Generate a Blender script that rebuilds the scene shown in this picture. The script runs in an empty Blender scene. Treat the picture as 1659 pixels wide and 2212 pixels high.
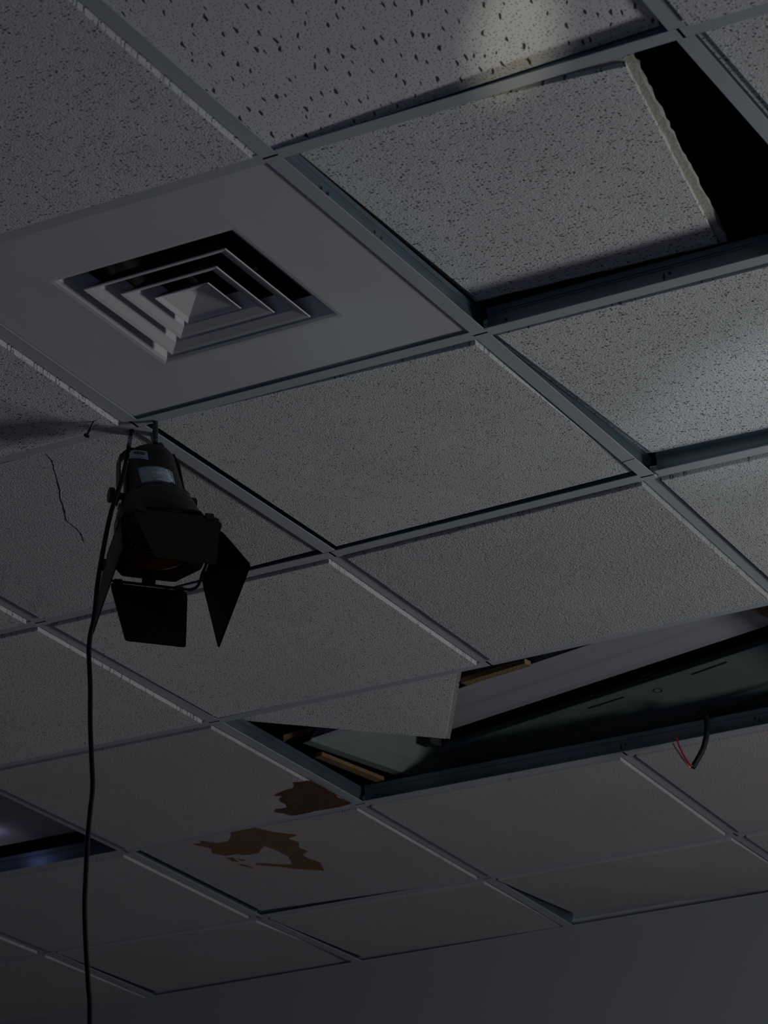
import bpy, bmesh, math, random
import numpy as np
from mathutils import Vector, Matrix
from mathutils.geometry import tessellate_polygon
random.seed(7)
S = bpy.context.scene
COL = S.collection
W, H, F = 1659, 2212, 6792.36
T = 0.6096
# ---------------------------------------------------------------- camera
RC = np.array([[0.87652351, 0.48109204, -0.01603109],
               [-0.20901233, 0.35038631, -0.91298591],
               [-0.43361318, 0.80360431, 0.40767601]])      # rows: right, down, forward
CC = np.array([1.27037558, -2.57307084, -2.18047158])
cam = bpy.data.cameras.new('camera'); camo = bpy.data.objects.new('camera', cam); COL.objects.link(camo)
cam.sensor_fit = 'VERTICAL'; cam.sensor_height = 36.0; cam.sensor_width = 27.0
cam.lens = F / H * 36.0
cam.clip_start = 0.05; cam.clip_end = 100
m = Matrix.Identity(4)
for i in range(3):
    m[i][0] = RC[0][i]; m[i][1] = -RC[1][i]; m[i][2] = -RC[2][i]; m[i][3] = CC[i]
camo.matrix_world = m
cam.dof.use_dof = True; cam.dof.focus_distance = 5.4; cam.dof.aperture_fstop = 14
S.camera = camo
# ---------------------------------------------------------------- world, lights, exposure
S.view_settings.view_transform = 'Standard'; S.view_settings.look = 'None'
S.view_settings.exposure = 0.0; S.view_settings.gamma = 1.0; S.view_settings.use_curve_mapping = False
wd = bpy.data.worlds.new('world'); S.world = wd; wd.use_nodes = True
wd.node_tree.nodes['Background'].inputs[0].default_value = (0.6, 0.7, 1.0, 1)
wd.node_tree.nodes['Background'].inputs[1].default_value = 0.002

def ray(px, py):
    return RC.T @ np.array([(px - W/2)/F, (py - H/2)/F, 1.0])
def un(px, py, z=0.0):                 # picture point carried to the level z (ceiling = 0)
    d = ray(px, py); return Vector(CC + d*(z - CC[2])/d[2])
def unY(px, py, y):
    d = ray(px, py); return Vector(CC + d*(y - CC[1])/d[1])
def unX(px, py, x):
    d = ray(px, py); return Vector(CC + d*(x - CC[0])/d[0])
def unP(px, py, p0, n):
    d = ray(px, py); n = np.array(n); return Vector(CC + d*((np.array(p0) - CC) @ n)/(d @ n))
def pix(X):
    q = RC @ (np.array(X) - CC); return F*q[0]/q[2] + W/2, F*q[1]/q[2] + H/2

def area(name, loc, target, size, power, color, spread=math.pi, sizey=None):
    l = bpy.data.lights.new(name, 'AREA'); l.energy = power; l.color = color; l.size = size; l.spread = spread
    if sizey: l.shape = 'RECTANGLE'; l.size_y = sizey
    o = bpy.data.objects.new(name, l); COL.objects.link(o); o.location = loc
    o.rotation_euler = (Vector(target) - Vector(loc)).to_track_quat('-Z', 'Y').to_euler()
    return o
def spot(name, loc, target, angle, power, color, blend=1.0, radius=0.05, scale=(1, 1, 1), roll=0):
    l = bpy.data.lights.new(name, 'SPOT'); l.energy = power; l.color = color
    l.spot_size = angle; l.spot_blend = blend; l.shadow_soft_size = radius
    o = bpy.data.objects.new(name, l); COL.objects.link(o); o.location = loc
    q = (Vector(target) - Vector(loc)).to_track_quat('-Z', 'Y')
    o.rotation_euler = (q @ Vector((0, 0, 1)).rotation_difference(Vector((0, 0, 1)))).to_euler()
    o.rotation_euler = (q.to_matrix() @ Matrix.Rotation(roll, 3, 'Z')).to_euler()
    o.scale = scale
    return o
# assumed light source low on the right, grazing the ceiling; no window built
area('assumed_side_light', (1.75, 2.35, -1.12), (-1.2, 2.2, -0.2), 0.6, 28.5, (0.94, 0.985, 0.97), sizey=0.4)
# assumed unseen source of cool light from the front of the room
area('assumed_front_fill', (0.6, -3.4, -2.9), (-0.6, 1.2, 0.0), 1.8, 12.0, (0.50, 0.60, 1.0))
# added fill standing in for warm light bounced off the floor
area('warm_bounce_fill', (-2.6, 1.4, -3.3), (-2.2, 2.8, 0.0), 1.6, 0.9, (1.0, 0.60, 0.62))
# added fill lamp that brightens the back wall
area('wall_wash_fill', (1.8, 0.8, -2.6), (-1.0, 4.1, -0.6), 1.0, 0.8, (0.82, 0.90, 1.0))
area('violet_glint_lamp', (-2.3, 3.25, -2.5), (-1.6, 2.3, 0.0), 0.10, 0.40, (0.55, 0.50, 1.0))  # unseen lamp added for violet reflections in the ballast cover and lens
# assumed unseen spots that throw the patches of light on the tiles
p_ = un(1120, 90); spot('assumed_patch_spot', (1.6, -1.3, -2.4), p_, math.radians(4.4), 130.0, (1.0, 0.98, 0.72), blend=0.55, radius=0.03, scale=(0.45, 1.0, 1), roll=math.radians(24))
p_ = un(1700, 855); spot('assumed_spill_spot', (1.4, 0.2, -1.6), p_, math.radians(10), 70.0, (0.75, 0.92, 1.0), blend=1.0, radius=0.04)
p_ = un(770, 730); spot('green_reflection_spot', (0.9, -0.6, -2.2), p_, math.radians(4.0), 12.0, (0.4, 0.9, 0.85), blend=0.9, radius=0.03)  # added spot imitating a greenish reflection on the vent panel
l_ = bpy.data.lights.new('assumed_violet_light', 'POINT'); l_.energy = 0.012; l_.color = (0.45, 0.5, 1.0); l_.shadow_soft_size = 0.006  # unseen point light assumed for the violet glow on the raised panel
o_ = bpy.data.objects.new('assumed_violet_light', l_); COL.objects.link(o_); o_.location = un(-16, 1802, 0.060) + Vector((0, 0, -0.018))

# ---------------------------------------------------------------- materials
def nodemat(name):
    mt = bpy.data.materials.new(name); mt.use_nodes = True
    nt = mt.node_tree; return mt, nt, nt.nodes, nt.links, nt.nodes['Principled BSDF']
def mathn(N, L, op, a, b=None):
    n = N.new('ShaderNodeMath'); n.operation = op
    for i, v in enumerate((a, b)):
        if v is None: continue
        if isinstance(v, (int, float)): n.inputs[i].default_value = v
        else: L.new(v, n.inputs[i])
    return n.outputs[0]
def plain(name, col, rough=0.5, metal=0.0, noise=0.0, nscale=40, bump=0.0, bscale=200, spec=0.5):
    mt, nt, N, L, B = nodemat(name)
    B.inputs['Roughness'].default_value = rough; B.inputs['Metallic'].default_value = metal
    B.inputs['Specular IOR Level'].default_value = spec
    tc = N.new('ShaderNodeTexCoord')
    nz = N.new('ShaderNodeTexNoise'); nz.inputs['Scale'].default_value = nscale; nz.inputs['Detail'].default_value = 4
    L.new(tc.outputs['Object'], nz.inputs['Vector'])
    mx = N.new('ShaderNodeMix'); mx.data_type = 'RGBA'
    L.new(nz.outputs['Fac'], mx.inputs['Factor'])
    mx.inputs['A'].default_value = tuple(max(0, c*(1 - noise)) for c in col) + (1,)
    mx.inputs['B'].default_value = tuple(min(1, c*(1 + noise)) for c in col) + (1,)
    L.new(mx.outputs['Result'], B.inputs['Base Color'])
    if bump:
        n2 = N.new('ShaderNodeTexNoise'); n2.inputs['Scale'].default_value = bscale; n2.inputs['Detail'].default_value = 3
        L.new(tc.outputs['Object'], n2.inputs['Vector'])
        b = N.new('ShaderNodeBump'); b.inputs['Strength'].default_value = 1.0; b.inputs['Distance'].default_value = bump
        L.new(n2.outputs['Fac'], b.inputs['Height']); L.new(b.outputs['Normal'], B.inputs['Normal'])
    return mt
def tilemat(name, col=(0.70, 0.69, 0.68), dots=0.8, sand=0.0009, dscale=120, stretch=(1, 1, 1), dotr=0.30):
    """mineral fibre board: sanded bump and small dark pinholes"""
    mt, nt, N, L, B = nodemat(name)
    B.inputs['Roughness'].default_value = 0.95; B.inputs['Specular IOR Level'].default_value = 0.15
    tc = N.new('ShaderNodeTexCoord'); oi = N.new('ShaderNodeObjectInfo')
    off = N.new('ShaderNodeVectorMath'); off.operation = 'ADD'
    sc = N.new('ShaderNodeVectorMath'); sc.operation = 'SCALE'; sc.inputs['Scale'].default_value = 13.0
    cb = N.new('ShaderNodeCombineXYZ')
    for i in range(3): L.new(oi.outputs['Random'], cb.inputs[i])
    L.new(cb.outputs[0], sc.inputs[0]); L.new(tc.outputs['Object'], off.inputs[0]); L.new(sc.outputs[0], off.inputs[1])
    P = off.outputs[0]
    st = N.new('ShaderNodeVectorMath'); st.operation = 'MULTIPLY'; st.inputs[1].default_value = stretch; L.new(P, st.inputs[0])
    # wobble so that holes are not round
    nw = N.new('ShaderNodeTexNoise'); nw.inputs['Scale'].default_value = 260; L.new(P, nw.inputs['Vector'])
    ws = N.new('ShaderNodeVectorMath'); ws.operation = 'SCALE'; ws.inputs['Scale'].default_value = 0.006; L.new(nw.outputs['Color'], ws.inputs[0])
    wa = N.new('ShaderNodeVectorMath'); wa.operation = 'ADD'; L.new(st.outputs[0], wa.inputs[0]); L.new(ws.outputs[0], wa.inputs[1])
    vo = N.new('ShaderNodeTexVoronoi'); vo.voronoi_dimensions = '2D'; vo.inputs['Scale'].default_value = dscale; L.new(wa.outputs[0], vo.inputs['Vector'])
    sep = N.new('ShaderNodeSeparateColor'); L.new(vo.outputs['Color'], sep.inputs[0])
    rad = mathn(N, L, 'POWER', sep.outputs[0], 2.2); rad = mathn(N, L, 'MULTIPLY', rad, dotr)
    hole = mathn(N, L, 'SUBTRACT', rad, vo.outputs['Distance'])
    hole = mathn(N, L, 'MULTIPLY', hole, 12.0)
    hn = N.new('ShaderNodeClamp'); L.new(hole, hn.inputs[0]); hole = hn.outputs[0]
    big = N.new('ShaderNodeTexNoise'); big.inputs['Scale'].default_value = 5; big.inputs['Detail'].default_value = 5; L.new(P, big.inputs['Vector'])
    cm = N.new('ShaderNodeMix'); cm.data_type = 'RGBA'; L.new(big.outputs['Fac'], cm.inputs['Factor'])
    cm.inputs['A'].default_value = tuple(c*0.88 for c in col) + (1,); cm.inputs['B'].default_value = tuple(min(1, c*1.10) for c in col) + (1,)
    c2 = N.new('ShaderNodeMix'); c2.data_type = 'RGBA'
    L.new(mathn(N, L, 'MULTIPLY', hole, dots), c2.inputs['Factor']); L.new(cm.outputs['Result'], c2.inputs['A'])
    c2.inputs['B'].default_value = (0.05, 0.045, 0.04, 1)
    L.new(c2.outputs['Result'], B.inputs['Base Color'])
    n2 = N.new('ShaderNodeTexNoise'); n2.inputs['Scale'].default_value = 370; n2.inputs['Detail'].default_value = 3.0; n2.inputs['Roughness'].default_value = 0.65
    L.new(st.outputs[0], n2.inputs['Vector'])
    hgt = mathn(N, L, 'SUBTRACT', n2.outputs['Fac'], mathn(N, L, 'MULTIPLY', hole, 0.5))
    b = N.new('ShaderNodeBump'); b.inputs['Strength'].default_value = 1.0; b.inputs['Distance'].default_value = sand
    L.new(hgt, b.inputs['Height']); L.new(b.outputs['Normal'], B.inputs['Normal'])
    return mt
def fissured(name):
    mt, nt, N, L, B = nodemat(name)
    B.inputs['Roughness'].default_value = 0.9; B.inputs['Specular IOR Level'].default_value = 0.2
    tc = N.new('ShaderNodeTexCoord')
    P = tc.outputs['Object']
    def holes(scale, stretch, rot, wob, wobs, powr, rad, gain):
        mp = N.new('ShaderNodeMapping'); mp.inputs['Rotation'].default_value = (0, 0, rot); L.new(P, mp.inputs['Vector'])
        nw = N.new('ShaderNodeTexNoise'); nw.inputs['Scale'].default_value = wobs; nw.inputs['Detail'].default_value = 1; L.new(P, nw.inputs['Vector'])
        ws = N.new('ShaderNodeVectorMath'); ws.operation = 'SCALE'; ws.inputs['Scale'].default_value = wob; L.new(nw.outputs['Color'], ws.inputs[0])
        wa = N.new('ShaderNodeVectorMath'); wa.operation = 'ADD'; L.new(mp.outputs[0], wa.inputs[0]); L.new(ws.outputs[0], wa.inputs[1])
        st = N.new('ShaderNodeVectorMath'); st.operation = 'MULTIPLY'; st.inputs[1].default_value = stretch; L.new(wa.outputs[0], st.inputs[0])
        vo = N.new('ShaderNodeTexVoronoi'); vo.voronoi_dimensions = '2D'; vo.inputs['Scale'].default_value = scale; L.new(st.outputs[0], vo.inputs['Vector'])
        sep = N.new('ShaderNodeSeparateColor'); L.new(vo.outputs['Color'], sep.inputs[0])
        r = mathn(N, L, 'MULTIPLY', mathn(N, L, 'POWER', sep.outputs[0], powr), rad)
        h = mathn(N, L, 'MULTIPLY', mathn(N, L, 'SUBTRACT', r, vo.outputs['Distance']), gain)
        c = N.new('ShaderNodeClamp'); L.new(h, c.inputs[0]); return c.outputs[0]
    worms = holes(66, (1.0, 0.25, 0.5), math.radians(-17), 0.010, 50, 0.4, 0.165, 18)
    dots = holes(165, (1, 1, 1), 0, 0.002, 100, 0.4, 0.27, 8)
    c1 = N.new('ShaderNodeMix'); c1.data_type = 'RGBA'; L.new(mathn(N, L, 'MULTIPLY', dots, 0.6), c1.inputs['Factor'])
    c1.inputs['A'].default_value = (0.64, 0.62, 0.64, 1); c1.inputs['B'].default_value = (0.12, 0.11, 0.13, 1)
    c2 = N.new('ShaderNodeMix'); c2.data_type = 'RGBA'; L.new(mathn(N, L, 'MULTIPLY', worms, 0.95), c2.inputs['Factor']); L.new(c1.outputs['Result'], c2.inputs['A'])
    c2.inputs['B'].default_value = (0.035, 0.025, 0.03, 1)
    L.new(c2.outputs['Result'], B.inputs['Base Color'])
    hg = mathn(N, L, 'MULTIPLY', mathn(N, L, 'MAXIMUM', worms, dots), -1)
    b = N.new('ShaderNodeBump'); b.inputs['Distance'].default_value = 0.001; L.new(hg, b.inputs['Height']); L.new(b.outputs['Normal'], B.inputs['Normal'])
    return mt
M = dict(
    tile=tilemat('mineral_fibre', sand=0.0055, dscale=200, dotr=0.36, dots=0.75),
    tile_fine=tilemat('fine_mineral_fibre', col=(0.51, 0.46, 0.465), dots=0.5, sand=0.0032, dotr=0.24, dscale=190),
    tile_speck=tilemat('pinhole_fibre', dots=0.85, sand=0.0040, dscale=210, dotr=0.42, stretch=(0.75, 1.15, 1)),
    tile_rough=tilemat('rough_sanded_fibre', col=(0.72, 0.71, 0.70), dots=0.6, sand=0.0110, dscale=200, dotr=0.30, stretch=(0.7, 1.0, 1)),
    fiss=fissured('fissured_fibre'),
    core=plain('tile_core', (0.38, 0.36, 0.32), 0.95, noise=0.35, nscale=160, bump=0.002),
    white=plain('white_enamel_grid', (0.38, 0.39, 0.41), 0.42, noise=0.05, nscale=8),
    galv=plain('galvanised_web', (0.16, 0.21, 0.26), 0.38, metal=0.75, noise=0.25, nscale=14),
    dark=plain('dark_slot', (0.006, 0.006, 0.008), 0.8),
    panel=plain('diffuser_enamel', (0.50, 0.49, 0.49), 0.38, noise=0.03, nscale=3),
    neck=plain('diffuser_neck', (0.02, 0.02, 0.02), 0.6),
    wall=plain('painted_wall', (0.27, 0.28, 0.32), 0.85, noise=0.03, nscale=2, bump=0.0003, bscale=120),
    wall_dim=plain('low_bounce_wall', (0.10, 0.10, 0.11), 0.9),  # wall colour darkened on the unseen sides to cut bounced light
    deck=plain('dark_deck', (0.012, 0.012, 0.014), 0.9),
    floor=plain('floor_grey', (0.05, 0.045, 0.045), 0.8, noise=0.2),
    black=plain('black_powder_coat', (0.004, 0.004, 0.005), 0.42, spec=0.35, noise=0.2, nscale=90, bump=0.0001, bscale=900),
    blackin=plain('flat_black_leaf', (0.003, 0.003, 0.0035), 0.5, spec=0.25, noise=0.15),
    rubber=plain('black_rubber', (0.002, 0.003, 0.004), 0.25, spec=0.2),
    rubber2=plain('black_cable_jacket', (0.004, 0.006, 0.007), 0.6, spec=0.3),
    red=plain('red_wire_jacket', (0.42, 0.015, 0.07), 0.4),
    cream=plain('cream_wire_jacket', (0.62, 0.36, 0.20), 0.5),
    copper=plain('copper_strand', (0.45, 0.13, 0.05), 0.35, metal=0.9, noise=0.5, nscale=400),
    sticker=plain('silver_sticker', (0.42, 0.52, 0.60), 0.5, noise=0.04),
    ink=plain('sticker_ink', (0.02, 0.02, 0.03), 0.6),
    reflector=plain('white_reflector', (0.36, 0.345, 0.37), 0.20, noise=0.04, nscale=4),
    housing=plain('housing_sheet', (0.14, 0.17, 0.155), 0.42, noise=0.2, nscale=5),
    wood=plain('raw_timber', (0.16, 0.09, 0.035), 0.8, noise=0.5, nscale=30),
    foam=plain('yellow_foam', (0.20, 0.14, 0.06), 0.95, noise=0.5, nscale=120, bump=0.003),
    stain=plain('dry_brown_stain', (0.17, 0.085, 0.036), 0.95, noise=0.35, nscale=40, bump=0.0006, bscale=240),
    stain2=plain('dark_brown_stain', (0.075, 0.033, 0.014), 0.85, noise=0.55, nscale=35, bump=0.0008, bscale=200),
    steel=plain('dark_screw_steel', (0.03, 0.05, 0.06), 0.35, metal=0.6),
    amber=plain('amber_reflector', (0.25, 0.09, 0.02), 0.3, metal=0.6, noise=0.4, nscale=150),
)
# PAR lamp lens: dimpled dark glass
mt, nt, N, L, B = nodemat('dimpled_lens')
B.inputs['Base Color'].default_value = (0.02, 0.02, 0.025, 1); B.inputs['Roughness'].default_value = 0.05
B.inputs['Specular IOR Level'].default_value = 0.9
tc = N.new('ShaderNodeTexCoord'); vo = N.new('ShaderNodeTexVoronoi'); vo.inputs['Scale'].default_value = 260; L.new(tc.outputs['Object'], vo.inputs['Vector'])
b = N.new('ShaderNodeBump'); b.inputs['Distance'].default_value = 0.012; L.new(vo.outputs['Distance'], b.inputs['Height']); L.new(b.outputs['Normal'], B.inputs['Normal'])
M['lens'] = mt

# ---------------------------------------------------------------- helpers
def mesh_obj(name, verts, faces, mats, parent=None, loc=(0, 0, 0), fm=None, smooth=False):
    me = bpy.data.meshes.new(name); me.from_pydata([tuple(v) for v in verts], [], faces)
    if not isinstance(mats, (list, tuple)): mats = [mats]
    for k in mats: me.materials.append(M[k])
    if fm:
        for i, p in enumerate(me.polygons): p.material_index = fm[i]
    if smooth:
        for p in me.polygons: p.use_smooth = True
    me.update()
    o = bpy.data.objects.new(name, me); COL.objects.link(o); o.location = loc
    if parent is not None: o.parent = parent
    return o
def tag(o, label, cat, group=None, kind=None):
    if label: o['label'] = label
    if cat: o['category'] = cat
    if group: o['group'] = group
    o['kind'] = kind or 'thing'
    return o
def empty(name, loc, label, cat, group=None):
    o = bpy.data.objects.new(name, None); COL.objects.link(o); o.location = loc; o.empty_display_size = 0.05
    return tag(o, label, cat, group)
class MB:
    def __init__(s): s.v = []; s.f = []; s.m = []
    def add(s, vs, fs, mi=0):
        k = len(s.v); s.v += [Vector(v) for v in vs]; s.f += [tuple(i + k for i in f) for f in fs]; s.m += [mi]*len(fs)
    def box(s, a, b, mi=0):
        x0, y0, z0 = a; x1, y1, z1 = b
        s.add([(x0, y0, z0), (x1, y0, z0), (x1, y1, z0), (x0, y1, z0), (x0, y0, z1), (x1, y0, z1), (x1, y1, z1), (x0, y1, z1)],
              [(3, 2, 1, 0), (4, 5, 6, 7), (0, 1, 5, 4), (1, 2, 6, 5), (2, 3, 7, 6), (3, 0, 4, 7)], mi)
    def prism(s, ring, off, mi=0):        # ring of points, extruded by vector off
        n = len(ring); off = Vector(off)
        s.add([Vector(p) for p in ring] + [Vector(p) + off for p in ring],
              [tuple(range(n))[::-1], tuple(range(n, 2*n))] + [(i, (i+1) % n, n + (i+1) % n, n + i) for i in range(n)], mi)
    def tube(s, pts, r, seg=10, mi=0, cap=True):
        pts = [Vector(p) for p in pts]; rings = []
        up = Vector((0.3, 0.2, 1)).normalized()
        for i, p in enumerate(pts):
            t = (pts[min(i+1, len(pts)-1)] - pts[max(i-1, 0)]).normalized()
            a = t.cross(up)
            if a.length < 1e-3: a = t.cross(Vector((1, 0, 0)))
            a.normalize(); b2 = t.cross(a).normalized(); up = b2.cross(t) if False else up
            rr = r[i] if isinstance(r, (list, tuple)) else r
            rings.append([p + a*math.cos(2*math.pi*k/seg)*rr + b2*math.sin(2*math.pi*k/seg)*rr for k in range(seg)])
        vs = [q for rg in rings for q in rg]; fs = []
        for i in range(len(pts)-1):
            for k in range(seg):
                fs.append((i*seg + k, i*seg + (k+1) % seg, (i+1)*seg + (k+1) % seg, (i+1)*seg + k))
        if cap: fs.append(tuple(range(seg))[::-1]); fs.append(tuple(range((len(pts)-1)*seg, len(pts)*seg)))
        s.add(vs, fs, mi)
    def lathe(s, prof, seg=40, mi=0, close=False):      # prof: (r, z) about local z
        n = len(prof); vs = []
        for r, z in prof:
            for k in range(seg): vs.append((r*math.cos(2*math.pi*k/seg), r*math.sin(2*math.pi*k/seg), z))
        fs = []
        for i in range(n - 1):
            for k in range(seg): fs.append((i*seg + k, i*seg + (k+1) % seg, (i+1)*seg + (k+1) % seg, (i+1)*seg + k))
        s.add(vs, fs, mi)
    def build(s, name, mats, parent=None, loc=(0, 0, 0), smooth=False, label=None, mtx=None):
        l = Vector(loc)
        o = mesh_obj(name, [v - l for v in s.v], s.f, mats, parent, loc if parent is None else (0, 0, 0), s.m, smooth)
        if label: o['label'] = label
        bm = bmesh.new(); bm.from_mesh(o.data); bmesh.ops.recalc_face_normals(bm, faces=bm.faces); bm.to_mesh(o.data); bm.free()
        return o
def smoothpath(pts, n=6):
    pts = [Vector(p) for p in pts]; out = []
    P = [pts[0]*2 - pts[1]] + pts + [pts[-1]*2 - pts[-2]]
    for i in range(1, len(P) - 2):
        for k in range(n):
            t = k/n; a, b_, c, d = P[i-1], P[i], P[i+1], P[i+2]
            out.append(0.5*((2*b_) + (c - a)*t + (2*a - 5*b_ + 4*c - d)*t*t + (3*b_ - a - 3*c + d)*t**3))
    out.append(pts[-1]); return out

# ---------------------------------------------------------------- the ceiling grid nodes
WY = 4.129
PX = {(1,1):(584,337),(0,1):(1471,70),(3,3):(87,1343),(3,4):(463,1558),(2,4):(1056,1432),(3,5):(778,1736),(2,5):(1350,1627),
      (2,3):(719,1196),(4,5):(272,1838),(4,6):(559,1981),(3,6):(1053,1896),(2,6):(1589,1802),(5,6):(102,2056),(5,7):(339,2157),
      (4,7):(780,2080),(3,7):(1239,2006),(1,2):(1038,720),(1,3):(1398,1027),(2,2):(290,915)}
def node(a, b):
    if (a, b) in PX:
        p = un(*PX[(a, b)], 0.0)
        if b == 7: p.y = WY
        return p
    return Vector((-a*T, b*T if b < 7 else WY, 0))
def inframe(P, mrg=40):
    for p in P:
        x, y = pix(p)
        if -mrg < x < W + mrg and -mrg < y < H + mrg: return True
    return False

# ---------------------------------------------------------------- the room
def struct(name, mb, mats): 
    o = mb.build(name, mats); o['kind'] = 'structure'; return o
X0, X1, Y0, FZ, DZ = -5.6, 2.1, -4.3, -3.6, 0.8
q = MB(); q.box((X0, Y0, FZ - 0.1), (X1, WY + 0.1, FZ)); struct('floor', q, 'floor')
q = MB(); q.box((X0, WY, FZ), (X1, WY + 0.1, DZ)); struct('wall_back', q, 'wall')
q = MB(); q.box((X0 - 0.1, Y0, FZ), (X0, WY, DZ)); struct('wall_left', q, 'wall_dim')
q = MB(); q.box((X1, Y0, FZ), (X1 + 0.1, WY, DZ)); struct('wall_right', q, 'wall_dim')
q = MB(); q.box((X0, Y0 - 0.1, FZ), (X1, Y0, DZ)); struct('wall_front', q, 'wall_dim')
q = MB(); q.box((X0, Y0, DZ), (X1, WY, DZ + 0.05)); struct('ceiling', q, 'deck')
# wall angle that carries the edge of the grid
q = MB(); q.box((X0, WY - 0.022, -0.0015), (X1, WY, 0.0)); q.box((X0, WY - 0.0015, 0), (X1, WY, 0.022)); struct('trim_1', q, 'white')

# ---------------------------------------------------------------- tiles
# cell (L, b): between grid lines L (left) and L-1 (right), rows b (near) and b+1 (far)
def quad(L_, b):
    return node(L_, b), node(L_-1, b), node(L_-1, b+1), node(L_, b+1)     # NL NR FR FL
def bil(Q, u, v):
    return Q[0]*(1-u)*(1-v) + Q[1]*u*(1-v) + Q[2]*u*v + Q[3]*(1-u)*v
HALF = 0.0035/T
def tile_mesh(Q, lifts, teg=True, drop=0.008, inset=0.018, ins0=0.0035, thick=0.016, jag=0.0, ins_sides=None):
    mb = MB()
    base = (Q[0]+Q[1]+Q[2]+Q[3])/4
    wx = (Q[1]-Q[0]).length; wy = (Q[3]-Q[0]).length
    def pt(u, v, z):
        l = lifts[0]*(1-u)*(1-v) + lifts[1]*u*(1-v) + lifts[2]*u*v + lifts[3]*(1-u)*v
        p = bil(Q, u, v); return Vector((p.x, p.y, z + l + 0.0006))
    def ring(ins, z, n=14, jg=0.0):
        a = [ins]*4 if not isinstance(ins, (list, tuple)) else ins     # near right far left
        u0, u1, v0, v1 = a[3]/wx, 1-a[1]/wx, a[0]/wy, 1-a[2]/wy
        pts = []
        for k in range(n): pts.append((u0+(u1-u0)*k/n, v0))
        for k in range(n): pts.append((u1, v0+(v1-v0)*k/n))
        for k in range(n): pts.append((u1-(u1-u0)*k/n, v1))
        for k in range(n): pts.append((u0, v1-(v1-v0)*k/n))
        return [pt(u + random.uniform(-jg, jg), v + random.uniform(-jg, jg), z) for u, v in pts]
    s0 = ins_sides or [ins0]*4
    if teg: rings = [ring(s0, thick), ring(s0, 0.0), ring(inset, 0.0, jg=jag), ring(inset, -drop + 0.001, jg=jag), ring(inset + 0.001, -drop, jg=jag)]
    else: rings = [ring(s0, thick), ring(s0, 0.0, jg=jag)]
    n = len(rings[0]); vs = [p for r in rings for p in r]; fs = [tuple(range(n))]; ms = [1]
    for i in range(len(rings)-1):
        for k in range(n): fs.append((i*n+k, i*n+(k+1) % n, (i+1)*n+(k+1) % n, (i+1)*n+k)); ms.append(1 if i == 0 else 0)
    e = (len(rings)-1)*n; fs.append(tuple(range(e, e+n))[::-1]); ms.append(0)
    mb.v = vs; mb.f = fs; mb.m = ms
    return mb, base
GT = 'square ceiling tiles in the grid'
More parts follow.
